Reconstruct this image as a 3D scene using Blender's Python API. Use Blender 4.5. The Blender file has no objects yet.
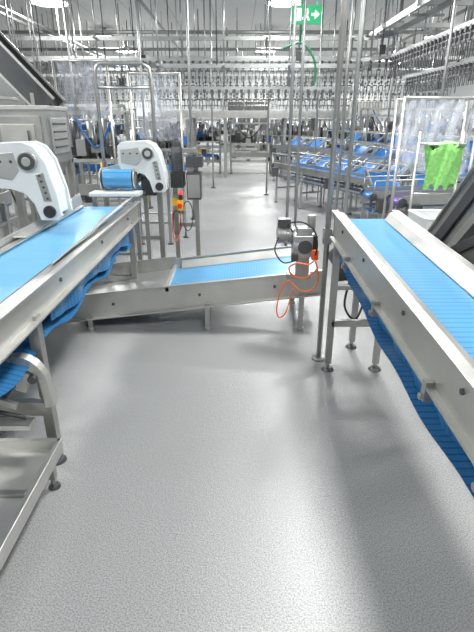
import bpy, bmesh, math, random
from mathutils import Vector, Matrix, Euler
random.seed(7)
V=Vector
scene=bpy.context.scene

# ---------------------------------------------------------------- materials
def newmat(name):
    m=bpy.data.materials.new(name); m.use_nodes=True
    nt=m.node_tree; b=nt.nodes['Principled BSDF']
    return m,nt,b
def simple(name,col,rough=.5,metal=0.0,noise=0.06,nscale=8,bump=0.0):
    m,nt,b=newmat(name)
    tc=nt.nodes.new('ShaderNodeTexCoord'); n=nt.nodes.new('ShaderNodeTexNoise')
    n.inputs['Scale'].default_value=nscale; n.inputs['Detail'].default_value=4
    nt.links.new(tc.outputs['Object'],n.inputs['Vector'])
    mp=nt.nodes.new('ShaderNodeMapRange')
    mp.inputs['To Min'].default_value=max(0.02,rough-.1); mp.inputs['To Max'].default_value=min(1,rough+.1)
    nt.links.new(n.outputs['Fac'],mp.inputs['Value']); nt.links.new(mp.outputs['Result'],b.inputs['Roughness'])
    mx=nt.nodes.new('ShaderNodeMix'); mx.data_type='RGBA'
    mx.inputs['A'].default_value=(*[c*(1-noise) for c in col],1); mx.inputs['B'].default_value=(*[min(1,c*(1+noise)) for c in col],1)
    nt.links.new(n.outputs['Fac'],mx.inputs['Factor']); nt.links.new(mx.outputs['Result'],b.inputs['Base Color'])
    b.inputs['Metallic'].default_value=metal
    if bump>0:
        bp=nt.nodes.new('ShaderNodeBump'); bp.inputs['Strength'].default_value=bump; bp.inputs['Distance'].default_value=.005
        nt.links.new(n.outputs['Fac'],bp.inputs['Height']); nt.links.new(bp.outputs['Normal'],b.inputs['Normal'])
    return m
steel=simple('stainless_steel',(.40,.40,.385),.38,.88,.2,5,.2)
steel_b=simple('brushed_steel_light',(.53,.53,.505),.39,.82,.14,7,.15)
steel_g=simple('background_steel',(.36,.37,.365),.40,.8,.3,3,.1)
steel_d=simple('dark_steel',(.10,.105,.11),.40,.7,.3,6)
black=simple('black_plastic',(.02,.02,.022),.45)
rubber=simple('dark_rubber',(.045,.048,.055),.6)
white=simple('white_plastic',(.66,.69,.70),.4,0,.05)
yellow=simple('yellow_plastic',(.75,.47,.03),.4)
red=simple('red_plastic',(.65,.015,.015),.4)
orange=simple('orange_cable',(.80,.15,.03),.4)
greenp=simple('green_mesh_plastic',(.27,.66,.18),.5,0,.5,40,.8)
greenf=simple('green_paint',(.03,.25,.12),.5)
alu=simple('cast_aluminium',(.38,.38,.38),.42,.7,.2,12)
purple=simple('purple_belt',(.10,.06,.22),.5)
bluep=simple('blue_plastic',(.02,.14,.42),.4)

def belt(name,col,axis,scale=9,dark=.72,bump=.6,rough=.33):
    m,nt,b=newmat(name)
    tc=nt.nodes.new('ShaderNodeTexCoord'); w=nt.nodes.new('ShaderNodeTexWave')
    w.wave_type='BANDS'; w.bands_direction=axis; w.inputs['Scale'].default_value=scale
    nt.links.new(tc.outputs['Object'],w.inputs['Vector'])
    cr=nt.nodes.new('ShaderNodeValToRGB')
    cr.color_ramp.elements[0].position=.0; cr.color_ramp.elements[0].color=(*[c*dark for c in col],1)
    cr.color_ramp.elements[1].position=.22; cr.color_ramp.elements[1].color=(*col,1)
    nt.links.new(w.outputs['Fac'],cr.inputs['Fac'])
    n=nt.nodes.new('ShaderNodeTexNoise'); n.inputs['Scale'].default_value=3; n.inputs['Detail'].default_value=5
    nt.links.new(tc.outputs['Object'],n.inputs['Vector'])
    mr=nt.nodes.new('ShaderNodeMapRange'); mr.inputs['To Min'].default_value=.8; mr.inputs['To Max'].default_value=1.12
    nt.links.new(n.outputs['Fac'],mr.inputs['Value'])
    mx=nt.nodes.new('ShaderNodeVectorMath'); mx.operation='SCALE'
    nt.links.new(cr.outputs['Color'],mx.inputs[0]); nt.links.new(mr.outputs['Result'],mx.inputs['Scale'])
    nt.links.new(mx.outputs['Vector'],b.inputs['Base Color'])
    b.inputs['Roughness'].default_value=rough
    bp=nt.nodes.new('ShaderNodeBump'); bp.inputs['Strength'].default_value=bump; bp.inputs['Distance'].default_value=.003
    nt.links.new(cr.outputs['Color'],bp.inputs['Height']); nt.links.new(bp.outputs['Normal'],b.inputs['Normal'])
    return m
belt_flat=belt('blue_flat_belt',(.115,.345,.57),'Y',2,.96,.05,.34)
belt_y=belt('blue_modular_belt_y',(.07,.28,.53),'Y',9,.58,.5)
belt_x=belt('blue_modular_belt_x',(.08,.28,.50),'X',14,.78,.3)
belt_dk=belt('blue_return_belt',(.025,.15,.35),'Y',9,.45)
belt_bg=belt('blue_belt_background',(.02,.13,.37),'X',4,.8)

def floor_mat():
    m,nt,b=newmat('grey_resin_floor')
    tc=nt.nodes.new('ShaderNodeTexCoord')
    def noise(s,d=5,r=.55):
        n=nt.nodes.new('ShaderNodeTexNoise'); n.inputs['Scale'].default_value=s; n.inputs['Detail'].default_value=d; n.inputs['Roughness'].default_value=r
        nt.links.new(tc.outputs['Object'],n.inputs['Vector']); return n
    big=noise(.8,3,.5); fine=noise(170,3); mid=noise(50,3)
    cr=nt.nodes.new('ShaderNodeMapRange'); cr.inputs['From Min'].default_value=.2; cr.inputs['From Max'].default_value=.8
    cr.inputs['To Min'].default_value=.92; cr.inputs['To Max'].default_value=1.08
    nt.links.new(big.outputs['Fac'],cr.inputs['Value'])
    cf=nt.nodes.new('ShaderNodeValToRGB')
    cf.color_ramp.elements[0].position=.36; cf.color_ramp.elements[0].color=(.19,.195,.197,1)
    cf.color_ramp.elements[1].position=.6; cf.color_ramp.elements[1].color=(.345,.35,.35,1)
    nt.links.new(fine.outputs['Fac'],cf.inputs['Fac'])
    mx=nt.nodes.new('ShaderNodeVectorMath'); mx.operation='SCALE'
    nt.links.new(cf.outputs['Color'],mx.inputs[0]); nt.links.new(cr.outputs['Result'],mx.inputs['Scale'])
    nt.links.new(mx.outputs['Vector'],b.inputs['Base Color'])
    wet=noise(1.1,3,.5)
    mr=nt.nodes.new('ShaderNodeMapRange'); mr.inputs['From Min'].default_value=.25; mr.inputs['From Max'].default_value=.75
    mr.inputs['To Min'].default_value=.17; mr.inputs['To Max'].default_value=.262
    nt.links.new(wet.outputs['Fac'],mr.inputs['Value']); nt.links.new(mr.outputs['Result'],b.inputs['Roughness'])
    ad=nt.nodes.new('ShaderNodeMath'); ad.operation='ADD'
    nt.links.new(fine.outputs['Fac'],ad.inputs[0]); nt.links.new(mid.outputs['Fac'],ad.inputs[1])
    bp=nt.nodes.new('ShaderNodeBump'); bp.inputs['Strength'].default_value=.5; bp.inputs['Distance'].default_value=.003
    nt.links.new(ad.outputs['Value'],bp.inputs['Height']); nt.links.new(bp.outputs['Normal'],b.inputs['Normal'])
    return m
def panel_mat(name,col,rough,w,axisrot=(0,0,0)):
    m,nt,b=newmat(name)
    tc=nt.nodes.new('ShaderNodeTexCoord'); mp=nt.nodes.new('ShaderNodeMapping'); mp.inputs['Rotation'].default_value=axisrot
    br=nt.nodes.new('ShaderNodeTexBrick'); br.offset=0; br.inputs['Scale'].default_value=1
    br.inputs['Brick Width'].default_value=w; br.inputs['Row Height'].default_value=6; br.inputs['Mortar Size'].default_value=.012
    br.inputs['Color1'].default_value=(*col,1); br.inputs['Color2'].default_value=(*[c*.96 for c in col],1); br.inputs['Mortar'].default_value=(*[c*.6 for c in col],1)
    nt.links.new(tc.outputs['Object'],mp.inputs['Vector']); nt.links.new(mp.outputs['Vector'],br.inputs['Vector'])
    nt.links.new(br.outputs['Color'],b.inputs['Base Color']); b.inputs['Roughness'].default_value=rough
    return m
def plastic_mat():
    m,nt,b=newmat('clear_film')
    out=nt.nodes['Material Output']; tr=nt.nodes.new('ShaderNodeBsdfTransparent'); mix=nt.nodes.new('ShaderNodeMixShader')
    b.inputs['Base Color'].default_value=(.62,.66,.74,1); b.inputs['Roughness'].default_value=.15
    n=nt.nodes.new('ShaderNodeTexNoise'); n.inputs['Scale'].default_value=5; n.inputs['Detail'].default_value=4; n.inputs['Distortion'].default_value=1.0
    tc=nt.nodes.new('ShaderNodeTexCoord'); nt.links.new(tc.outputs['Object'],n.inputs['Vector'])
    mr=nt.nodes.new('ShaderNodeMapRange'); mr.inputs['From Min'].default_value=.35; mr.inputs['From Max'].default_value=.7; mr.inputs['To Min'].default_value=.15; mr.inputs['To Max'].default_value=.5
    nt.links.new(n.outputs['Fac'],mr.inputs['Value']); nt.links.new(mr.outputs['Result'],mix.inputs['Fac'])
    nt.links.new(tr.outputs[0],mix.inputs[1]); nt.links.new(b.outputs[0],mix.inputs[2]); nt.links.new(mix.outputs[0],out.inputs['Surface'])
    return m
def emit(name,col,s):
    m,nt,b=newmat(name); b.inputs['Base Color'].default_value=(*col,1)
    b.inputs['Emission Color'].default_value=(*col,1); b.inputs['Emission Strength'].default_value=s
    return m
film=plastic_mat()
lampm=emit('lamp_lens',(1,1,.97),14)
exitg=emit('exit_sign_green',(.01,.42,.16),.45); exitw=emit('exit_sign_white',(.9,1,.93),.8)
ledr=emit('red_indicator',(1,.03,.02),2.0)
floorm=floor_mat()
ceilm=panel_mat('ceiling_panels',(.76,.77,.76),.45,1.2)
wallm=panel_mat('wall_panels',(.44,.46,.46),.5,1.2,(math.pi/2,0,0))

# ---------------------------------------------------------------- builder
class B:
    def __init__(s,name): s.name=name; s.bm=bmesh.new(); s.mats=[]
    def mi(s,m):
        if m not in s.mats: s.mats.append(m)
        return s.mats.index(m)
    def _faces(s,fs,m,smooth=False):
        i=s.mi(m)
        for f in fs: f.material_index=i; f.smooth=smooth
    def box(s,c,d,m,rot=None):
        M=Matrix.Translation(V(c))
        if rot: M=M@Euler(rot).to_matrix().to_4x4()
        M=M@Matrix.Diagonal((*d,1))
        r=bmesh.ops.create_cube(s.bm,size=1,matrix=M)
        s._faces({f for v in r['verts'] for f in v.link_faces},m); return s
    def bb(s,x0,x1,y0,y1,z0,z1,m): return s.box(((x0+x1)/2,(y0+y1)/2,(z0+z1)/2),(abs(x1-x0),abs(y1-y0),abs(z1-z0)),m)
    def beam(s,a,b,w,h,m,up=(0,0,1)):
        a=V(a);b=V(b);d=b-a;L=d.length;d.normalize();u=V(up)
        if abs(d.dot(u))>.98: u=V((0,1,0))
        x=d.cross(u).normalized(); z=x.cross(d)
        R=Matrix((x,d,z)).transposed().to_4x4()
        M=Matrix.Translation((a+b)/2)@R@Matrix.Diagonal((w,L,h,1))
        r=bmesh.ops.create_cube(s.bm,size=1,matrix=M); s._faces({f for v in r['verts'] for f in v.link_faces},m); return s
    def cyl(s,a,b,r,m,n=12,r2=None):
        a=V(a);b=V(b);d=b-a
        q=d.to_track_quat('Z','Y').to_matrix().to_4x4()
        M=Matrix.Translation((a+b)/2)@q
        k=bmesh.ops.create_cone(s.bm,cap_ends=True,segments=n,radius1=r,radius2=r if r2 is None else r2,depth=d.length,matrix=M)
        fs={f for v in k['verts'] for f in v.link_faces}; i=s.mi(m)
        for f in fs: f.material_index=i; f.smooth=len(f.verts)==4
        return s
    def tube(s,pts,r,m,n=8):
        pts=[V(p) for p in pts]; rings=[]; px=None
        for i,p in enumerate(pts):
            d=pts[min(i+1,len(pts)-1)]-pts[max(i-1,0)]
            d.normalize()
            if px is None:
                u=V((0,0,1)) if abs(d.z)<.9 else V((0,1,0)); x=d.cross(u).normalized()
            else:
                x=(px-d*px.dot(d)).normalized()
            px=x; y=x.cross(d)
            rings.append([s.bm.verts.new(p+(x*math.cos(t*2*math.pi/n)+y*math.sin(t*2*math.pi/n))*r) for t in range(n)])
        fs=[]
        for i in range(len(rings)-1):
            A=rings[i];C=rings[i+1]
            for t in range(n): fs.append(s.bm.faces.new((A[t],A[(t+1)%n],C[(t+1)%n],C[t])))
        s._faces(fs,m,True)
        s._faces([s.bm.faces.new(rings[0][::-1]),s.bm.faces.new(rings[-1])],m)
        return s
    def prism(s,prof,ext,m,smooth=False):
        e=V(ext); A=[s.bm.verts.new(V(p)) for p in prof]; C=[s.bm.verts.new(V(p)+e) for p in prof]; n=len(A)
        fs=[s.bm.faces.new(A[::-1]),s.bm.faces.new(C)]
        sd=[s.bm.faces.new((A[i],A[(i+1)%n],C[(i+1)%n],C[i])) for i in range(n)]
        s._faces(fs,m); s._faces(sd,m,smooth); return s
    def sheet(s,fn,nu,nv,m):
        g=[[s.bm.verts.new(V(fn(i/nu,j/nv))) for j in range(nv+1)] for i in range(nu+1)]
        fs=[s.bm.faces.new((g[i][j],g[i+1][j],g[i+1][j+1],g[i][j+1])) for i in range(nu) for j in range(nv)]
        s._faces(fs,m,True); return s
    def ball(s,c,r,m,sc=(1,1,1)):
        k=bmesh.ops.create_uvsphere(s.bm,u_segments=16,v_segments=10,radius=r,matrix=Matrix.Translation(V(c))@Matrix.Diagonal((*sc,1)))
        s._faces({f for v in k['verts'] for f in v.link_faces},m,True); return s
    def leg(s,x,y,z,m=None,w=.05,r=.045):
        m=m or steel
        s.bb(x-w/2,x+w/2,y-w/2,y+w/2,.05,z,m); s.cyl((x,y,.015),(x,y,.06),.012,steel,8); s.cyl((x,y,0),(x,y,.02),r,steel_d,16,r*.7); return s
    def done(s,bevel=0.0,parent=None):
        me=bpy.data.meshes.new(s.name)
        xs=[v.co for v in s.bm.verts]
        mn=V((min(v.x for v in xs),min(v.y for v in xs),min(v.z for v in xs))); mx=V((max(v.x for v in xs),max(v.y for v in xs),max(v.z for v in xs)))
        o=V(((mn.x+mx.x)/2,(mn.y+mx.y)/2,mn.z))
        bmesh.ops.translate(s.bm,verts=s.bm.verts,vec=-o)
        s.bm.to_mesh(me); s.bm.free()
        for m in s.mats: me.materials.append(m)
        ob=bpy.data.objects.new(s.name,me); ob.location=o; bpy.context.collection.objects.link(ob)
        if parent: ob.parent=parent; ob.location=o-parent.location
        if bevel:
            md=ob.modifiers.new('bevel','BEVEL'); md.width=bevel; md.segments=2; md.limit_method='ANGLE'; md.angle_limit=.7
        return ob
def smooth(P,k=5):
    P=[V(p) for p in P]; out=[]
    for i in range(len(P)-1):
        p0=P[max(i-1,0)];p1=P[i];p2=P[i+1];p3=P[min(i+2,len(P)-1)]
        for j in range(k):
            t=j/k; out.append(.5*((2*p1)+(p2-p0)*t+(2*p0-5*p1+4*p2-p3)*t*t+(3*p1-p0-3*p2+p3)*t**3))
    out.append(P[-1]); return out

# ---------------------------------------------------------------- room
X0,X1,Y0,Y1,H=-10,11,-4,28,4.5
B('floor').bb(X0,X1,Y0,Y1,-.1,0,floorm).done()
B('ceiling').bb(X0,X1,Y0,Y1,H,H+.1,ceilm).done()
B('wall_back').bb(X0,X1,Y1,Y1+.1,0,H,wallm).done()
B('wall_front').bb(X0,X1,Y0-.1,Y0,0,H,wallm).done()
B('wall_left').bb(X0-.1,X0,Y0,Y1,0,H,wallm).done()
B('wall_right').bb(X1,X1+.1,Y0,Y1,0,H,wallm).done()
for k,(x,w,m) in enumerate(((.6,2.2,steel_d),(-5.5,1.6,white),(6.5,2.4,steel_g))):
    b=B('door_%d'%(k+1)); b.bb(x-w/2,x+w/2,Y1-.06,Y1,0,2.5,m)
    for sx in(-1,1): b.bb(x+sx*(w/2+.05)-.05,x+sx*(w/2+.05)+.05,Y1-.1,Y1,0,2.6,steel_b)
    b.bb(x-w/2-.1,x+w/2+.1,Y1-.1,Y1,2.5,2.62,steel_b).bb(x-.02,x+.02,Y1-.08,Y1,0,2.5,black); b.done()

for x in(-4.5,1.15,6.8):
    for y in(-1,4.2,9,13.4,18.6,22,25.5):
        b=B('high_bay_lamp'); b.cyl((x,y,4.3),(x,y,H),.05,steel_b).cyl((x,y,4.2),(x,y,4.33),.42,steel_b,24,.2).cyl((x,y,4.185),(x,y,4.2),.41,lampm,24)
        b.done()
        L=bpy.data.lights.new('high_bay_light','AREA'); L.shape='DISK'; L.size=.85; L.energy=250; L.color=(1,.995,.98)
        o=bpy.data.objects.new('high_bay_light',L); o.location=(x,y,4.17); bpy.context.collection.objects.link(o)

# ---------------------------------------------------------------- left belt conveyor
b=B('belt_conveyor')
xa,xb=-1.40,-.92; y0,y1=.55,4.3
b.bb(xa,xb,y0,y1,.868,.882,belt_flat)
b.cyl((xa,y1,.845),(xb,y1,.845),.037,belt_flat,20).cyl((xa,y0,.845),(xb,y0,.845),.037,belt_flat,20)
for x,sg in((xb+.012,1),(xa-.012,-1)):
    b.bb(x-.008,x+.008,y0-.05,y1+.05,.77,.925,steel_b)
    b.bb(x,x+sg*.04,y0-.05,y1+.05,.915,.925,steel_b)
    b.bb(x,x+sg*.04,y0-.05,y1+.05,.77,.78,steel_b)
for y in (1.4,2.3,3.1,3.9): b.cyl((xb+.018,y,.85),(xb+.03,y,.85),.012,steel_d,8)
for y in (1.0,2.6,3.4,4.1):
    b.bb(xa,xb,y-.02,y+.02,.79,.83,steel)
b.prism([(xb-.01,2.3,.925),(xb-.06,2.42,.90),(xb-.06,3.2,.915),(xb-.085,3.5,.925),(xb-.065,4.25,.94),(xb-.0,4.3,.97)],(.006,0,.006),steel_b)
b.prism([(xb-.055,.6,.889),(xb-.005,.6,.889),(xb-.005,4.25,.889),(xb-.055,4.25,.889)],(0,0,.012),steel_b)
b.beam((xb-.06,.6,.892),(xb-.06,4.25,.892),.006,.018,steel_d)
b.prism([(xa-.0,2.9,.925),(xa+.05,3.0,.90),(xa+.05,4.2,.92),(xa,4.3,1.0)],(.006,0,.006),steel_b)
b.prism([(xa+.05,.6,.889),(xa+.005,.6,.889),(xa+.005,4.25,.889),(xa+.05,4.25,.889)],(0,0,.012),steel_b)
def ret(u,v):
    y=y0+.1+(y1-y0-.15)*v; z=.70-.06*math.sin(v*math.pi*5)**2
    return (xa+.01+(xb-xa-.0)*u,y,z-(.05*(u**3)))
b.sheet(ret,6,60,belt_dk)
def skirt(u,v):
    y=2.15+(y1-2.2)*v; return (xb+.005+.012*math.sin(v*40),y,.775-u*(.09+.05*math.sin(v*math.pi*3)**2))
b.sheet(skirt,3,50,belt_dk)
for y in(1.0,1.95,4.05):
    for x in (xb+.01,xa-.01): b.leg(x,y,.80)
    b.bb(xa,xb,y-.02,y+.02,.28,.32,steel)
b.bb(xa-.03,xa+.01,1.0,4.05,.28,.32,steel)
BC=b.done(.002)

b=B('drip_tray')
b.bb(-1.55,-.82,1.0,1.83,.17,.18,steel_b)
for (p,q) in (((-.83,1.0,.19),(-.83,1.83,.19)),((-1.54,1.0,.19),(-1.54,1.83,.19)),((-1.55,1.82,.19),(-.82,1.82,.19)),((-1.55,1.0,.19),(-.82,1.0,.19))): b.beam(p,q,.022,.07,steel_b)
b.bb(-1.5,-.86,1.50,1.53,.18,.195,steel)
b.cyl((-1.15,1.35,.178),(-1.15,1.35,.186),.06,steel_d,20)
for x in(-1.5,-.86):
    for y in(1.05,1.76): b.leg(x,y,.17,w=.03,r=.03)
b.done(.002,BC)
b=B('scraper_blade_assembly')
out=[];inn=[]
for i in range(17):
    t=math.radians(200-190*i/16)
    out.append((-.965+.125*math.cos(t),1.83,.50+.15*math.sin(t))); inn.append((-.965+.085*math.cos(t)+.005,1.83,.495+.10*math.sin(t)))
for i in range(16):
    b.prism([out[i],out[i+1],inn[i+1],inn[i]],(0,.05,0),steel_b)
b.prism([out[-1],(-.83,1.83,.40),(-.87,1.83,.39),inn[-1]],(0,.05,0),steel_b)
b.tube([(-1.35,1.86,.60),(-1.15,1.86,.64),(-1.02,1.86,.65),(-.93,1.86,.62)],.014,steel_b)
b.box((-.955,1.85,.52),(.05,.03,.10),steel_b,(0,.3,0)); b.cyl((-.90,1.81,.545),(-.90,1.89,.545),.02,steel_d,14)
b.cyl((-1.04,1.81,.47),(-1.04,1.89,.47),.022,steel_d,14)
b.bb(-1.36,-.88,1.84,1.88,.37,.41,steel).bb(-1.36,-.93,1.77,1.84,.31,.335,steel_b)
b.bb(-1.22,-1.19,1.84,1.88,.22,.64,steel_b)
b.beam((-1.35,1.80,.56),(-.98,1.80,.42),.02,.03,steel_b)
b.tube([(-1.3,1.78,.52),(-1.15,1.76,.44),(-1.05,1.78,.40),(-.95,1.8,.36)],.01,black)
b.done(.002,BC)

# ---------------------------------------------------------------- cross conveyor
b=B('cross_transfer_conveyor')
def zz(x): return .08+(x+1.30)*.115
xl,xr=-1.38,.68; yf,yb=3.58,4.18
b.prism([(xl,yf,zz(xl)),(xr,yf,zz(xr)),(xr,yf,zz(xr)+.205),(-.55,yf,zz(-.55)+.20),(xl,yf,zz(xl)+.22)],(0,.012,0),steel_b)
b.prism([(xl,yf-.03,zz(xl)),(xr,yf-.03,zz(xr)),(xr,yf-.03,zz(xr)+.012),(xl,yf-.03,zz(xl)+.012)],(0,.04,0),steel_b)
b.prism([(xl,yf-.022,zz(xl)+.215),(xr,yf-.022,zz(xr)+.198),(xr,yf-.022,zz(xr)+.206),(xl,yf-.022,zz(xl)+.223)],(0,.03,0),steel_b)
b.prism([(xl,yb,zz(xl)),(xr,yb,zz(xr)),(xr,yb,zz(xr)+.27),(-.55,yb,zz(-.55)+.27),(-.56,yb,zz(-.56)+.29),(xl,yb,zz(xl)+.29)],(0,.012,0),steel_b)
b.prism([(xl,yf+.012,zz(xl)+.14),(-.53,yf+.012,zz(-.53)+.17),(-.53,yf+.012,zz(-.53)+.18),(xl,yf+.012,zz(xl)+.15)],(0,yb-yf-.012,0),steel_b)
b.prism([(-.55,yf+.03,zz(-.55)+.185),(xr-.02,yf+.03,zz(xr)+.185),(xr-.02,yf+.03,zz(xr)+.17),(-.55,yf+.03,zz(-.55)+.17)],(0,yb-yf-.06,0),belt_x)
b.prism([(-.50,yb-.06,zz(-.50)+.188),(xr-.02,yb-.06,zz(xr)+.188),(xr-.02,yb-.02,zz(xr)+.25),(-.50,yb-.02,zz(-.50)+.25)],(0,.004,0.002),steel_b)
b.beam((-.56,yf,zz(-.56)+.19),(-.56,yb,zz(-.56)+.19),.03,.05,steel_b)
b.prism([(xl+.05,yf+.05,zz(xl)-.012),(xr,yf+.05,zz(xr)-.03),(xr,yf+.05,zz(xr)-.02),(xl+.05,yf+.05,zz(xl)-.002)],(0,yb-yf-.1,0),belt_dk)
for x in(-1.2,-.24,.52):
    for y in(yf+.0,yb+.01):
        b.bb(x-.02,x+.02,y-.02,y+.02,.02,zz(x)+.03,steel); b.cyl((x,y,0),(x,y,.025),.03,steel_b,12)
for x in (-1.0,-.3,.3): b.cyl((x,yf-.012,zz(x)+.11),(x,yf+.01,zz(x)+.11),.012,steel_d,8)
b.done(.002)

# ---------------------------------------------------------------- right conveyor
b=B('inclined_belt_conveyor')
def zr(y): return .90+(y-1.0)*.05
yn,yfr=.45,2.95
xi,xo=.615,.965
for x,sg in((xi,-1),(xo,1)):
    b.prism([(x-.007,yn,zr(yn)-.08),(x-.007,yfr,zr(yfr)-.08),(x-.007,yfr,zr(yfr)+.085),(x-.007,yn,zr(yn)+.085)],(.014,0,0),steel_b)
    for dz in(.165,0): b.beam((x+sg*.012,yn,zr(yn)-.08+dz),(x+sg*.012,yfr,zr(yfr)-.08+dz),.04,.010,steel_b)
for (xx,s) in((xi+.008,1),(xo-.008,-1)):
    b.prism([(xx,yn,zr(yn)+.085),(xx+s*.03,yn,zr(yn)+.075),(xx+s*.03,yfr-.05,zr(yfr)+.075),(xx,yfr-.05,zr(yfr)+.085)],(0,0,.005),steel_b)
    b.prism([(xx+s*.03,yn,zr(yn)+.075),(xx+s*.055,yn,zr(yn)+.035),(xx+s*.055,yfr-.05,zr(yfr)+.035),(xx+s*.03,yfr-.05,zr(yfr)+.075)],(0,0,.005),steel)
b.prism([(xi+.02,yn,zr(yn)+.035),(xi+.02,yfr,zr(yfr)+.035),(xi+.02,yfr,zr(yfr)+.02),(xi+.02,yn,zr(yn)+.02)],(xo-xi-.04,0,0),belt_y)
b.cyl((xi+.02,yfr,zr(yfr)-.005),(xo-.02,yfr,zr(yfr)-.005),.035,belt_y,20)
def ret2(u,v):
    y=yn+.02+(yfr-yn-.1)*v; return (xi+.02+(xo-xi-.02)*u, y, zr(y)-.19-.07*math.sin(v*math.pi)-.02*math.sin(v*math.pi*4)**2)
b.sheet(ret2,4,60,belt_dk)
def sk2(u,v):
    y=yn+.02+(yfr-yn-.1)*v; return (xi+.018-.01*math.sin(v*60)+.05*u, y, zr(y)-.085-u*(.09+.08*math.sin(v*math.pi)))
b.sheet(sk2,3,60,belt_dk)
for y in(.9,1.28,1.9,2.5):
    b.bb(xi-.035,xi-.008,y-.014,y+.014,zr(y)-.13,zr(y)-.06,steel)
    b.cyl((xi-.045,y,zr(y)-.115),(xi-.03,y,zr(y)-.115),.012,steel,10)
for y in(1.1,1.6,2.2,2.7): b.cyl((xi-.014,y,zr(y)+.02),(xi-.006,y,zr(y)+.02),.01,steel_d,8)
for y in(.6,2.9):
    for x in(xi+.012,xo-.01): b.leg(x,y,zr(y)-.05,w=.04)
    b.bb(xi+.01,xo-.01,y-.02,y+.02,.33,.37,steel)
b.leg(.87,3.25,.9,w=.04)
b.beam((.63,2.9,.6),(.94,2.92,.6),.03,.03,steel).beam((.94,2.95,.75),(.87,3.25,.75),.03,.03,steel)
b.bb(.66,.9,2.98,3.1,.62,.82,steel_d).cyl((.70,3.02,.72),(.70,3.24,.72),.06,black,16)
b.tube(smooth([(.75,3.0,.62),(.72,2.96,.45),(.80,2.96,.35),(.86,3.0,.5),(.84,3.02,.7)]),.008,black)
b.done(.002)

b=B('support_post'); b.cyl((.59,3.06,.02),(.59,3.06,H),.018,steel,12).cyl((.59,3.06,0),(.59,3.06,.02),.05,steel,16)
b.bb(.565,.615,3.03,3.09,.85,.95,steel).done()

b=B('gear_motor')
b.box((.48,3.36,.77),(.15,.16,.15),alu)
b.cyl((.48,3.36,.77),(.40,3.36,.77),.085,alu,20)
b.cyl((.42,3.42,.83),(.29,3.42,.83),.06,alu,20)
for i in range(7): b.cyl((.30+.018*i,3.42,.83),(.306+.018*i,3.42,.83),.07,alu,20)
b.box((.34,3.42,.915),(.09,.08,.06),steel_d).box((.48,3.36,.87),(.10,.10,.05),alu)
b.cyl((.48,3.27,.77),(.48,3.29,.77),.05,steel_d,16)
b.cyl((.53,3.36,.86),(.53,3.36,.98),.03,steel,12)
b.bb(.44,.54,3.42,3.46,.50,.72,steel)
b.bb(.38,.56,3.44,3.54,.48,.52,steel)
b.box((.55,3.26,.72),(.045,.04,.07),orange)
b.box((.41,3.28,.70),(.05,.04,.05),steel_d).box((.55,3.30,.80),(.03,.06,.1),black)
b.tube(smooth([(.40,3.36,.86),(.36,3.30,.93),(.45,3.26,.95),(.53,3.24,.90),(.56,3.24,.80),(.55,3.24,.72)]),.006,black)
b.tube(smooth([(.30,3.36,.82),(.27,3.30,.74),(.33,3.27,.66),(.42,3.26,.68)]),.006,black)
GM=b.done(.003)
def loop(c,rx,rz,n=18,tilt=.05):
    return [(c[0]+rx*math.cos(2*math.pi*i/n),c[1]+tilt*math.sin(i*.9),c[2]+rz*math.sin(2*math.pi*i/n)) for i in range(n+1)]
b=B('orange_power_cable')
b.tube(smooth([(.55,3.235,.69),(.50,3.22,.66),(.42,3.22,.67),(.37,3.24,.63),(.40,3.26,.57),(.48,3.25,.55),(.54,3.23,.59),(.57,3.2,.65)]),.006,orange)
b.tube(smooth([(.55,3.22,.69),(.575,3.2,.56),(.54,3.25,.46),(.46,3.3,.44),(.38,3.34,.50),(.33,3.38,.40),(.31,3.44,.24),(.33,3.46,.16),(.38,3.46,.19),(.41,3.46,.30),(.43,3.44,.40)]),.0055,orange)
b.done(0,GM)

# ---------------------------------------------------------------- elevator right
b=B('elevator_conveyor')
def ev(a,d,x):
    p=V((x,3.05,.62)); q=V((x,2.05,1.58)); t=(q-p); n=V((0,t.z,-t.y)).normalized()
    return tuple(p+t*a+n*d)
for x in (1.17,1.75):
    b.prism([ev(-.05,-.10,x),ev(1.2,-.10,x),ev(1.2,.12,x),ev(-.05,.12,x)],(.012,0,0),steel_g)
    for d in(-.10,.12): b.beam(ev(-.05,d,x),ev(1.2,d,x),.035,.012,steel_b,up=(0,.7,.7))
    b.beam(ev(-.02,.01,x-.012),ev(1.18,.01,x-.012),.012,.07,rubber,up=(0,.7,.7))
b.prism([ev(0,.03,1.182),ev(1.2,.03,1.182),ev(1.2,.045,1.182),ev(0,.045,1.182)],(.565,0,0),rubber)
for i in range(8): b.beam(ev(.08+i*.14,.07,1.2),ev(.08+i*.14,.07,1.73),.06,.01,rubber)
b.cyl(ev(0,.0,1.16),ev(0,.0,1.76),.06,steel_d,16)
b.prism([(1.12,3.1,.42),(1.12,2.1,.62),(1.12,1.6,1.25),(1.12,1.75,1.32),(1.12,2.9,.70)],(.012,0,0),steel)
b.prism([(1.10,2.75,.50),(1.10,1.7,.55),(1.10,1.5,.98),(1.10,2.3,.80)],(.012,0,0),steel_b)
b.beam((1.09,2.72,.56),(1.09,1.6,1.0),.012,.03,rubber)
b.beam((1.11,3.0,.66),(1.11,1.75,1.30),.012,.05,rubber)
for y,z in((3.0,.6),(2.15,1.35)):
    for x in(1.19,1.76): b.leg(x,y,z)
b.bb(1.12,1.19,2.98,3.02,.45,.5,steel)
b.bb(1.10,1.19,2.13,2.17,.55,.60,steel)
b.done(.002)

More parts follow.
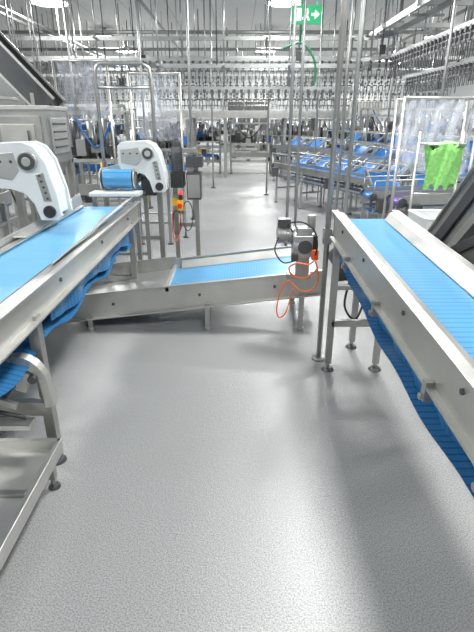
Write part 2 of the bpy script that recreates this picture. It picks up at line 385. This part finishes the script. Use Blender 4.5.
b=B('white_crate_on_stand')
cx0,cx1,cy0,cy1,cz=1.50,1.84,3.75,4.15,.72
for x in(cx0+.03,cx1-.03):
    for y in(cy0+.03,cy1-.03): b.leg(x,y,cz,w=.035,r=.03)
b.bb(cx0,cx1,cy0,cy1,cz-.02,cz,steel).bb(cx0,cx1,cy0,cy1,cz,cz+.015,white)
for (p,q) in (((cx0,cy0),(cx1,cy0)),((cx1,cy0),(cx1,cy1)),((cx1,cy1),(cx0,cy1)),((cx0,cy1),(cx0,cy0))):
    b.beam((*p,cz+.08),(*q,cz+.08),.015,.15,white); b.beam((*p,cz+.155),(*q,cz+.155),.04,.015,white)
b.done(.003)

# ---------------------------------------------------------------- generic background conveyor
def conv(name,a,c,w,m,side=.10,rail=None,chutes=0,cside=1):
    b=B(name); a=V(a);c=V(c);d=(c-a); h=V((d.x,d.y,0)).normalized(); s=V((-h.y,h.x,0))
    b.beam(a,c,w,.03,m)
    for k in(-1,1):
        o=s*k*(w/2+.012)+V((0,0,.02)); b.beam(a+o,c+o,.02,side,steel_g)
        o2=s*k*(w/2+.03)+V((0,0,-.16)); b.beam(a+o2,c+o2,.03,.03,steel_g)
        b.cyl(a+s*k*(w/2+.03),a+s*k*(w/2+.005),.05,steel_d,12)
    b.cyl(a-s*w/2-V((0,0,.02)),a+s*w/2-V((0,0,.02)),.035,m,14); b.cyl(c-s*w/2-V((0,0,.02)),c+s*w/2-V((0,0,.02)),.035,m,14)
    b.beam(a+V((0,0,-.2)),c+V((0,0,-.2)),w*.9,.01,m)
    n=max(2,int(d.length/1.0)+1)
    for i in range(n):
        t=.06+.88*i/(n-1); p=a+d*t
        for k in(-1,1):
            q=p+s*k*(w/2+.03)
            b.bb(q.x-.02,q.x+.02,q.y-.02,q.y+.02,.01,q.z,steel_g); b.cyl((q.x,q.y,0),(q.x,q.y,.02),.04,steel_d,10)
        q0=p-s*(w/2+.03);q1=p+s*(w/2+.03); b.beam((q0.x,q0.y,.3),(q1.x,q1.y,.3),.03,.03,steel_g)
        if i%2==0: b.box(p+s*(-cside)*(w/2+.08)+V((0,0,-.1)),(.14,.12,.18),steel_d)
    if rail:
        for k in(-1,1):
            o=s*k*(w/2+.04)+V((0,0,rail)); b.cyl(a+o,c+o,.012,steel_g,8)
            for i in range(n+1):
                p=a+d*(i/n)+s*k*(w/2+.04); b.cyl(p,p+V((0,0,rail)),.008,steel_g,6)
    for i in range(chutes):
        p=a+d*((i+.5)/chutes)+s*cside*(w/2+.04)
        cw=min(.45,d.length/chutes*.66)
        def f(u,v,p=p,cw=cw): 
            return p+h*cw*(u-.5)+s*cside*(.34*v)+V((0,0,.03+.18*v**1.6+.04*(2*u-1)**2))
        b.sheet(f,8,8,m)
        for e in(-.5,.5):
            q=p+h*cw*e+s*cside*.34; b.bb(q.x-.012,q.x+.012,q.y-.012,q.y+.012,0,q.z+.26,steel_g)
            b.beam(p+h*cw*e+V((0,0,.09)),p+h*cw*e+s*cside*.34+V((0,0,.27)),.012,.04,steel_b)
        q0=p-h*cw*.5+s*cside*.34+V((0,0,.24));q1=p+h*cw*.5+s*cside*.34+V((0,0,.24)); b.beam(q0,q1,.02,.03,steel_b)
    return b
b=conv('infeed_conveyor',(-1.12,4.75,1.10),(-1.12,6.6,1.05),.34,belt_flat)
b.cyl((-1.25,4.62,1.09),(-.98,4.62,1.09),.085,belt_y,28)
for x in(-1.27,-.96): b.cyl((x-.006,4.62,1.09),(x+.006,4.62,1.09),.095,steel_b,28); b.beam((x,4.62,1.09),(x,4.8,1.08),.02,.08,steel_b)
b.prism([(-1.36,4.44,.95),(-.9,4.44,.95),(-.9,4.44,.98),(-1.36,4.44,.98)],(0,.2,0),white)
b.bb(-1.34,-1.30,4.46,4.5,.02,.95,steel).bb(-.96,-.92,4.46,4.5,.02,.95,steel)
b.done(.002)
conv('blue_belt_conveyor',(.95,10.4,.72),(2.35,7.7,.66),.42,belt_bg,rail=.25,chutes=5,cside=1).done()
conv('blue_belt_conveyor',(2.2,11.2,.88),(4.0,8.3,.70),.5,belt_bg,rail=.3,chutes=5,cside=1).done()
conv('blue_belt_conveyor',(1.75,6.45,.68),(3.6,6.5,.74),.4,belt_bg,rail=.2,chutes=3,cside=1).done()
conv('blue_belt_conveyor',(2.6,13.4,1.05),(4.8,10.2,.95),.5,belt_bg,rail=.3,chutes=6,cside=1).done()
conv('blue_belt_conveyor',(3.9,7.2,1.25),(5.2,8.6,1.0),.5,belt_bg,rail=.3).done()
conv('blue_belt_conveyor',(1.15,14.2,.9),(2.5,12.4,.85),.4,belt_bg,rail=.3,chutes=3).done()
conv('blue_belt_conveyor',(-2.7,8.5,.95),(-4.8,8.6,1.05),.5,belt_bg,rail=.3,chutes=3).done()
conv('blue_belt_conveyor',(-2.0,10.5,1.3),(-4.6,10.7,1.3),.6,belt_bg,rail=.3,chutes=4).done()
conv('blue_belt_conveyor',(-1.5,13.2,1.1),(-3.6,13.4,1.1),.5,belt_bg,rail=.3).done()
conv('purple_belt_conveyor',(1.75,5.3,.78),(3.5,5.45,.86),.3,purple).done()
conv('side_belt_conveyor',(-2.15,.9,.95),(-2.1,4.1,.98),.34,belt_dk).done()

def cabinet(name,x0,x1,y0,y1,z0,z1,slope=.15):
    b=B(name)
    b.bb(x0,x1,y0,y1,z0+.2,z1,steel_g)
    b.prism([(x0,y0,z0+.2),(x1,y0,z0+.2),(x1-slope,y0+.05,z0),(x0+slope,y0+.05,z0)],(0,y1-y0-.1,0),steel_g)
    b.bb(x0-.015,x1+.015,y0-.015,y1+.015,z1-.04,z1,steel_b)
    b.bb(x0+.05,x1-.05,y0-.012,y0,z0+.28,z1-.1,steel)
    b.cyl((x1-.1,y0-.03,(z0+z1)/2),(x1-.1,y0-.0,(z0+z1)/2),.02,black,10)
    b.bb(x1,x1+.02,y0+.1,y1-.1,z0+.3,z1-.12,steel_b)
    for i in range(4): b.bb(x1+.02,x1+.03,y0+.15,y1-.15,z0+.36+i*.08,z0+.38+i*.08,steel_d)
    for x in(x0+.03,x1-.03):
        for y in(y0+.03,y1-.03): b.leg(x,y,z0+.22,w=.05)
    return b
b=cabinet('steel_weigh_hopper',-2.75,-2.02,5.4,6.1,.95,1.74)
b.bb(-2.5,-2.14,5.375,5.39,1.28,1.56,steel_b).cyl((-2.2,5.35,1.36),(-2.2,5.35,1.50),.01,steel_d,8)
b.bb(-2.68,-2.56,5.33,5.39,1.32,1.56,steel_d).tube(smooth([(-2.62,5.36,1.34),(-2.6,5.3,1.1),(-2.5,5.35,.9),(-2.45,5.42,.6)]),.012,black)
b.done(.003)
cabinet('steel_control_cabinet',-3.9,-3.2,7.0,7.6,.8,1.9).done(.003)
cabinet('steel_control_cabinet',-2.7,-2.0,14.0,14.5,.5,1.7).done(.003)
# dark inclined elevator rising out of the left side
b=B('bucket_elevator')
b.beam((-2.30,6.5,1.75),(-3.5,6.3,3.15),.35,.05,rubber)
for y in(6.28,6.64):
    b.beam((-2.30,y,1.75),(-3.5,y-.2,3.15),.02,.24,steel_d)
    for o in(-.13,.13): b.beam((-2.30+o*.77,y-.02,1.75+o*.64),(-3.5+o*.77,y-.22,3.15+o*.64),.05,.025,steel_b)
for i in range(9):
    t=i/9; b.box((-2.30-1.2*t,6.45-.15*t,1.8+1.4*t),(.02,.32,.14),steel_d)
for x,z in((-2.45,1.9),(-3.2,2.75)):
    for y in(6.26,6.66): b.leg(x,y,z,w=.045)
b.done()

def drive_head(x,y,z,s=1.0):
    b=B('white_belt_drive_head')
    def P(px,pz): return (x+px*s,y,z+pz*s)
    # boxy white hood: tall rear block, bevelled top, broad nose running down to the belt
    cheek=[(-.27,-.06),(-.27,.13),(-.23,.17),(.02,.18),(.09,.15),(.15,.06),(.20,-.14),(.215,-.30),(.19,-.33),(.07,-.33),(.04,-.22),(-.01,-.15),(-.10,-.12),(-.24,-.11)]
    for yo in(0,.22*s):
        b.prism([(x+px*s,y+yo,z+pz*s) for px,pz in cheek],(0,.03*s,0),white)
    inner=[(-.25,-.04),(-.25,.11),(-.21,.15),(.01,.165),(.08,.135),(.135,.05),(.185,-.14),(.19,-.29),(.09,-.30),(.05,-.20),(.0,-.13),(-.09,-.10),(-.23,-.09)]
    b.prism([(x+px*s,y+.03*s,z+pz*s) for px,pz in inner],(0,.19*s,0),white)
    b.prism([(x+px*s,y-.008,z+pz*s) for px,pz in [(-.24,-.03),(-.24,.10),(-.05,.12),(-.03,.0),(-.08,-.06)]],(0,.01,0),steel_b)
    b.cyl(P(.04,.06),(x+.04*s,y-.03,z+.06*s),.055*s,steel_d,20); b.cyl((x+.04*s,y-.02,z+.06*s),(x+.04*s,y,z+.06*s),.065*s,steel_b,24)
    b.cyl((x+.04*s,y-.035,z+.06*s),(x+.04*s,y-.02,z+.06*s),.03*s,steel_b,16)
    b.cyl((x+.14*s,y-.02,z-.27*s),(x+.14*s,y+.27*s,z-.27*s),.042*s,black,18)
    b.prism([(x+px*s,y-.008,z+pz*s) for px,pz in [(.08,-.02),(.13,-.01),(.165,-.20),(.11,-.20)]],(0,.01,0),steel)
    for a in range(5):
        t=a/4; b.cyl((x+(.105+.035*t)*s,y-.016,z+(-.03-.15*t)*s),(x+(.105+.035*t)*s,y+.0,z+(-.03-.15*t)*s),.009*s,steel_d,8)
    for a in range(3): b.cyl((x+(-.21+.07*a)*s,y-.016,z+.06*s),(x+(-.21+.07*a)*s,y-.006,z+.06*s),.010*s,steel_d,8)
    b.cyl((x-.24*s,y+.1*s,z+.08*s),(x-.24*s,y+.1*s,z+.24*s),.02*s,steel,10)
    b.cyl((x-.28*s,y+.12*s,z+.19*s),(x-.2*s,y+.12*s,z+.19*s),.035*s,steel_b,14)
    b.bb(x-.2*s,x-.15*s,y+.25*s,y+.3*s,.02,z+.10*s,steel); b.cyl((x-.175*s,y+.275*s,0),(x-.175*s,y+.275*s,.02),.05,steel_d,12)
    if s<1:
        b.bb(x+.07*s,x+.12*s,y+.25*s,y+.3*s,.02,z-.02*s,steel); b.cyl((x+.095*s,y+.275*s,0),(x+.095*s,y+.275*s,.02),.05,steel_d,12)
        b.bb(x-.19*s,x+.12*s,y+.26*s,y+.29*s,.45,.49,steel)
    b.bb(x-.2*s,x+.12*s,y+.22*s,y+.3*s,z+.0*s,z+.04*s,steel)
    return b
drive_head(-1.43,3.3,1.285,1.001).done(.006)
drive_head(-.86,4.62,1.26,.90).done(.006)

b=B('motor_control_stand')
for x in(-.64,-.42): b.leg(x,5.05,1.35,w=.045)
b.bb(-.66,-.40,4.93,5.07,1.30,1.34,steel).bb(-.66,-.40,5.03,5.07,.55,.59,steel)
b.cyl((-.59,4.88,1.12),(-.59,4.88,1.36),.055,steel_d,20)
for i in range(8): b.cyl((-.59,4.88,1.15+i*.022),(-.59,4.88,1.157+i*.022),.062,rubber,20)
b.cyl((-.59,4.88,1.36),(-.59,4.88,1.42),.05,black,16,.035)
b.bb(-.65,-.53,4.8,5.04,.98,1.12,black)
b.bb(-.50,-.36,4.84,5.04,.86,1.12,steel_d).bb(-.49,-.37,4.83,4.84,.88,1.10,steel)
b.bb(-.50,-.34,4.84,5.04,1.17,1.27,steel_d)
b.bb(-.65,-.55,4.86,5.04,.72,.90,steel)
b.bb(-.60,-.54,4.80,4.86,.76,.86,yellow).cyl((-.57,4.765,.81),(-.57,4.80,.81),.024,red,14)
b.ball((-.56,4.82,.93),.022,ledr); b.cyl((-.56,4.82,.86),(-.56,4.82,.92),.018,black,10)
b.bb(-.65,-.60,4.83,4.87,.80,.88,yellow)
b.tube(loop((-.61,4.82,.64),.04,.12),.006,black); b.tube(loop((-.5,4.84,.70),.05,.15,tilt=.02),.005,black)
b.tube(smooth([(-.65,4.85,.75),(-.66,4.82,.6),(-.64,4.82,.45),(-.60,4.85,.5),(-.57,4.84,.72)]),.006,orange)
b.done(.002)

def film_frame(name,x0,x1,y,z0,z1,tilt=0):
    b=B(name)
    def f(u,v): return (x0+(x1-x0)*u+.01*math.sin(v*9),y+.03*math.sin(u*22+v*3)+tilt*v,z1-(z1-z0)*v+.02*math.sin(u*7)*v)
    b.sheet(f,30,12,film)
    b.cyl((x0-.05,y,z1+.01),(x1+.05,y,z1+.01),.014,steel_b,8)
    for x in(x0-.05,x1+.05):
        b.cyl((x,y,.02),(x,y,z1+.02),.016,steel_b,8); b.cyl((x,y,0),(x,y,.02),.04,steel_d,10)
    b.cyl((x0-.05,y+.02,.35),(x1+.05,y+.02,.35),.012,steel_b,8)
    return b
film_frame('clear_curtain_stand',-2.35,-1.75,6.95,1.6,2.3).done()
film_frame('clear_curtain_stand',-1.36,-.80,6.9,1.35,2.15,tilt=.15).done()
film_frame('clear_bag_stand',1.62,2.25,4.88,1.10,1.78).done()
film_frame('clear_bag_stand',1.85,2.55,5.85,1.1,1.8).done()
b=B('tubular_guard_frame')
b.tube([(-1.42,5.3,.0),(-1.42,5.3,2.03),(-1.40,5.3,2.09),(-1.36,5.3,2.12),(-.95,5.3,2.12),(-.88,5.3,2.08),(-.86,5.3,1.98),(-.86,5.3,0)],.018,steel,10)
b.cyl((-1.42,5.3,1.9),(-.86,5.3,1.9),.013,steel,8)
b.done()

b=B('green_net_bag_stand')
gx,gy=1.86,4.5
def g(u,v):
    a=u*2*math.pi; r=(.15-.04*v+.02*math.sin(a*5+v*4)+.010*math.sin(a*13+v*9))*(1.0 if v>.05 else .9)
    return (gx+r*math.cos(a)*1.05,gy+r*.5*math.sin(a),1.38-.35*v+.03*math.sin(a*3)*(1-v)+.03*math.sin(a*7)*v)
b.sheet(g,60,12,greenp)
def g2(u,v): return (gx-.17+.34*u,gy-.05+.1*v+.02*math.sin(u*15),1.37+.03*math.sin(u*9+v*5)+.03*math.sin(v*3))
b.sheet(g2,16,5,greenp)
for x in(gx-.2,gx+.2): b.cyl((x,gy+.1,.02),(x,gy+.1,1.5),.013,steel_b,8); b.cyl((x,gy+.1,0),(x,gy+.1,.02),.04,steel_d,10)
b.cyl((gx-.2,gy+.1,1.40),(gx+.2,gy+.1,1.40),.012,steel_b,8); b.cyl((gx-.2,gy+.1,.95),(gx+.2,gy+.1,.95),.012,steel_b,8)
b.tube([(gx-.18,gy+.1,1.40),(gx-.17,gy-.05,1.40),(gx+.17,gy-.05,1.40),(gx+.18,gy+.1,1.40)],.01,steel_b)
b.done()

def post(x,y,z0=0,r=.022,z1=H):
    b=B('ceiling_support_post'); b.cyl((x,y,z0+.0),(x,y,z1),r,steel_g,10)
    if z0==0: b.cyl((x,y,0),(x,y,.03),.06,steel_d,12)
    b.cyl((x,y,z1-.02),(x,y,z1),.07,steel_b,12)
    b.done()
for x,y in((.66,6.3),(.86,7.0),(1.11,4.9),(1.45,7.0),(2.9,7.4),(-.75,8.3),(-1.7,9.4),(-2.9,9.3),(.68,11.2),(-.6,12.4),(-3.5,6.0),(3.3,11.2),(1.8,11.6)): post(x,y,r=.02)

b=B('exit_sign')
ex,ey,ez=1.03,8.2,3.04
b.bb(ex-.22,ex+.22,ey-.03,ey+.03,ez-.12,ez+.12,exitg)
yy=ey-.034
def pg(pts): b.prism([(ex+px,yy,ez+pz) for px,pz in pts],(0,.004,0),exitw)
pg([(-.18,-.08),(-.08,-.08),(-.08,.08),(-.18,.08)])
b.cyl((ex+.0,yy,ez+.06),(ex+.0,yy+.004,ez+.06),.02,exitw,12)
pg([(-.03,.04),(.03,.04),(.015,-.01),(.05,-.07),(.02,-.08),(-.01,-.02),(-.05,-.07),(-.07,-.05),(-.03,.0)])
pg([(.07,.018),(.12,.018),(.12,.06),(.19,0),(.12,-.06),(.12,-.018),(.07,-.018)])
for x in(ex-.15,ex+.15): b.cyl((x,ey,ez+.1),(x,ey,H),.008,steel_b,6)
b.done()
b=B('green_pipe_bracket')
b.tube(smooth([(.72,8.4,2.62),(1.0,8.4,2.70),(1.22,8.4,2.45),(1.22,8.4,2.1)]),.016,greenf); b.cyl((.98,8.4,2.68),(.98,8.4,H),.014,greenf,8); b.done()

# ---------------------------------------------------------------- overhead shackle lines
def track_pts(path,step):
    out=[]
    for i in range(len(path)-1):
        a=V(path[i]);c=V(path[i+1]);L=(c-a).length;n=max(1,int(L/step))
        for k in range(n): out.append((a+(c-a)*(k/n),(c-a).normalized()))
    return out
def overhead(name,path,step,hook=.38,dark=steel_d,sup=1.6):
    b=B(name)
    P=[V(p) for p in path]
    for i in range(len(P)-1):
        b.beam(P[i],P[i+1],.05,.07,steel_g); up=V((0,0,.42)); b.beam(P[i]+up,P[i+1]+up,.06,.08,steel_g)
    for p,d in track_pts(path,sup):
        b.cyl(p,(p.x,p.y,H),.018,steel_g,8)
        s=V((-d.y,d.x,0)); b.beam(p+V((0,0,.42))-s*.3,p+V((0,0,.42))+s*.3,.04,.04,steel_g)
    for p,d in track_pts(path,step):
        q=p-V((0,0,.05))
        b.box(q,(.06,.06,.07),dark); b.cyl(q,q-V((0,0,hook*.45)),.009,dark,5)
        w=.055; z=hook*.45
        b.beam(q-V((0,0,z))-d*w,q-V((0,0,z))+d*w,.014,.025,dark)
        b.beam(q-V((0,0,z))-d*w,q-V((0,0,hook))-d*w*.6,.014,.014,dark); b.beam(q-V((0,0,z))+d*w,q-V((0,0,hook))+d*w*.6,.014,.014,dark)
        b.box(q-V((0,0,hook*.25)),(.045,.045,.06),dark)
    return b
arc=[(3.25+(-.7+.7*math.cos(t)),12-.7+.7*math.sin(t),2.84) for t in [math.pi/2*k/5 for k in range(6)]]
path1=[(-5.0,12,2.84),(2.55,12,2.84)]+arc[::-1][1:]+[(3.25,4.0,2.84)]
overhead('overhead_shackle_conveyor',path1,.16).done()
overhead('overhead_shackle_conveyor',[(-6,14.4,2.72),(6,14.4,2.72)],.17,.45).done()
overhead('overhead_shackle_conveyor',[(-1.6,10.9,2.2),(2.4,10.9,2.2)],.15,.34,steel_d,sup=1.3).done()
overhead('overhead_shackle_conveyor',[(-7,19.5,2.9),(8,19.5,2.9)],.25,.5).done()
overhead('overhead_shackle_conveyor',[(-7,17.4,2.45),(7,17.4,2.45)],.2,.45).done()
overhead('overhead_shackle_conveyor',[(4.3,4.0,2.6),(4.3,13.5,2.6)],.18,.35).done()
overhead('overhead_shackle_conveyor',[(5.3,4.0,2.9),(5.3,13.5,2.9)],.2,.35).done()

b=B('steel_access_gantry')
gy0,gy1=14.8,15.7
b.bb(-2.2,3.2,gy0,gy1,1.72,1.80,steel_g)
b.bb(-2.2,3.2,gy0-.03,gy0,1.65,1.85,steel_b)
for x in(-2.1,-1.3,-.35,1.4,2.3,3.1):
    for y in(gy0+.05,gy1-.05): b.bb(x-.04,x+.04,y-.04,y+.04,0,1.75,steel_g)
for z in(1.98,2.15): b.cyl((-2.2,gy0,z),(3.2,gy0,z),.02,steel_b,8)
x=-2.2
while x<3.21: b.cyl((x,gy0,1.8),(x,gy0,2.15),.018,steel_b,8); x+=.6
b.done()
b=B('overhead_steel_truss')
for y in(5.0,7.0,9.0,11.0):
    b.beam((2.9,y,3.35),(6.5,y,3.35),.06,.08,steel_g)
    for x in(3.0,4.6,6.2): b.cyl((x,y,3.35),(x,y,H),.018,steel_g,8)
for x in(3.0,4.6,6.2): b.beam((x,4,3.35),(x,12.2,3.35),.07,.10,steel_b)
for k in range(8): b.beam((4.6,4+k,3.35 if k%2==0 else 2.95),(4.6,5+k,2.95 if k%2==0 else 3.35),.03,.03,steel_b)
b.beam((4.6,4,2.95),(4.6,12,2.95),.05,.05,steel_b)
for k in range(5): b.cyl((4.6,4+2*k,2.95),(4.6,4+2*k,3.35),.02,steel_b,6)
b.done()
b=B('ceiling_pipework')
for (x,z) in((-5.5,3.9),(-5.2,3.9),(5.4,4.0),(-2.2,4.1)):
    b.cyl((x,3,z),(x,27.9,z),.04,steel_g,10)
    for y in range(4,28,4): b.cyl((x,y,z),(x,y,H),.008,steel_g,6)
for (y,z) in((17.8,3.75),(15.5,3.9),(22.6,3.9)):
    b.cyl((-9.9,y,z),(10.9,y,z),.05,steel_g,10)
    for x in range(-9,11,3): b.cyl((x,y,z),(x,y,H),.01,steel_g,6)
b.done()
b=B('ceiling_hanger_rods')
for i in range(90):
    x=random.uniform(-7,8); y=random.uniform(10.2,24)
    if abs(x-.2)<.5 and y<16: continue
    z=random.uniform(2.3,3.2)
    b.cyl((x,y,z),(x,y,H),.014,random.choice([steel_g,steel_b,steel_d]),6)
    if i%3==0: b.box((x,y,z),(.12,.12,.16),random.choice([steel_d,steel_g,black]))
b.done()

def frame_machine(x,y,w,d,h,seed=0):
    rnd=random.Random(seed); b=B('processing_machine_frame')
    for sx in(-1,1):
        for sy in(-1,1): b.leg(x+sx*w/2,y+sy*d/2,h,steel_g,w=.05)
    for z in(h,h*.6,.35):
        for sy in(-1,1): b.beam((x-w/2,y+sy*d/2,z),(x+w/2,y+sy*d/2,z),.05,.05,steel_b)
        for sx in(-1,1): b.beam((x+sx*w/2,y-d/2,z),(x+sx*w/2,y+d/2,z),.05,.05,steel_g)
    n=8
    for k in range(n):
        px=x-w/2+w*(k+.5)/n; z0=h*.6
        b.cyl((px,y,z0),(px,y,z0+rnd.uniform(.2,.38)*h),rnd.uniform(.03,.09),rnd.choice([steel_g,steel_d,alu,black,steel]),12)
        b.box((px,y-d/2+.02,h*.6+rnd.uniform(.1,.3)),(rnd.uniform(.06,.16),.1,rnd.uniform(.08,.24)),rnd.choice([steel_g,steel_d,steel_b,bluep,steel,black,steel_d]))
        b.box((px,y-d/2+.05,rnd.uniform(.4,h*.55)),(rnd.uniform(.06,.2),.1,rnd.uniform(.06,.2)),rnd.choice([steel_g,steel_d,steel,black,bluep,yellow if k==2 else steel_d]))
    b.bb(x-w/2,x+w/2,y-d/2,y+d/2,h*.6-.02,h*.6+.02,steel_g)
    b.bb(x-w/2+.05,x+w/2-.05,y-d/2-.02,y-d/2+.0,.5,.5+rnd.uniform(.08,.2),rnd.choice([bluep,steel_d,steel_g,steel]))
    b.tube(smooth([(x-w*.4,y-d/2,h),(x-w*.2,y-d/2-.05,h*.8),(x,y-d/2-.05,h*.72),(x+w*.3,y-d/2,h)]),.015,rnd.choice([black,bluep]))
    b.done()
k=0
for (x,y,w,d,h) in((-1.9,19,1.6,.8,1.5),(-3.9,15.6,1.5,.8,1.9),(-5.2,12.8,1.6,.8,1.8),(-3.2,11.7,1.2,.5,1.9),(-5.6,9.6,1.4,.8,1.9),(2.0,19,1.4,.8,1.6),(4.0,18.7,1.4,.8,1.8),(6.0,15.5,1.6,.8,1.9),(4.5,15.6,1.3,.8,1.9),(6.2,11.4,1.6,.8,1.9),(5.0,6.0,1.2,.7,1.9),(-.9,21.5,1.6,.8,1.7),(2.6,22,1.6,.8,1.9),(-5.8,19,1.8,.8,1.9),(-1.0,16.3,.9,.5,1.6),(3.1,16.3,1.0,.5,1.6),(.45,16.4,1.3,.6,1.5),(.1,23.5,1.8,.8,1.9),(-7,15.5,1.5,.8,1.9),(7.7,18.5,1.6,.8,1.9),(3.75,13.2,.9,.5,1.7),(-2.3,16.3,.9,.5,1.8),(1.8,16.3,1.1,.5,1.6),(-2.1,7.9,.9,.4,1.7),(-1.6,11.9,.9,.4,1.6)):
    k+=1; frame_machine(x,y,w,d,h,k)
b=B('yellow_hazard_barrier')
for i in range(2): b.cyl((-2.7+i*.9,9.9,0),(-2.7+i*.9,9.9,1.0),.025,yellow,10)
b.cyl((-2.7,9.9,1.0),(-1.8,9.9,1.0),.02,yellow,10).cyl((-2.7,9.9,.6),(-1.8,9.9,.6),.016,yellow,10).done()

w=bpy.data.worlds.new('World'); scene.world=w; w.use_nodes=True
w.node_tree.nodes['Background'].inputs[0].default_value=(.8,.85,.9,1); w.node_tree.nodes['Background'].inputs[1].default_value=.5
cam=bpy.data.cameras.new('camera'); co=bpy.data.objects.new('camera',cam); bpy.context.collection.objects.link(co)
co.location=(0,0,1.6); co.rotation_euler=(math.radians(90-22.47),0,0)
cam.sensor_fit='VERTICAL'; cam.sensor_height=36; cam.lens=36*474/632; cam.clip_start=.05; cam.clip_end=100
scene.camera=co
scene.view_settings.view_transform='Standard'; scene.view_settings.exposure=-0.2
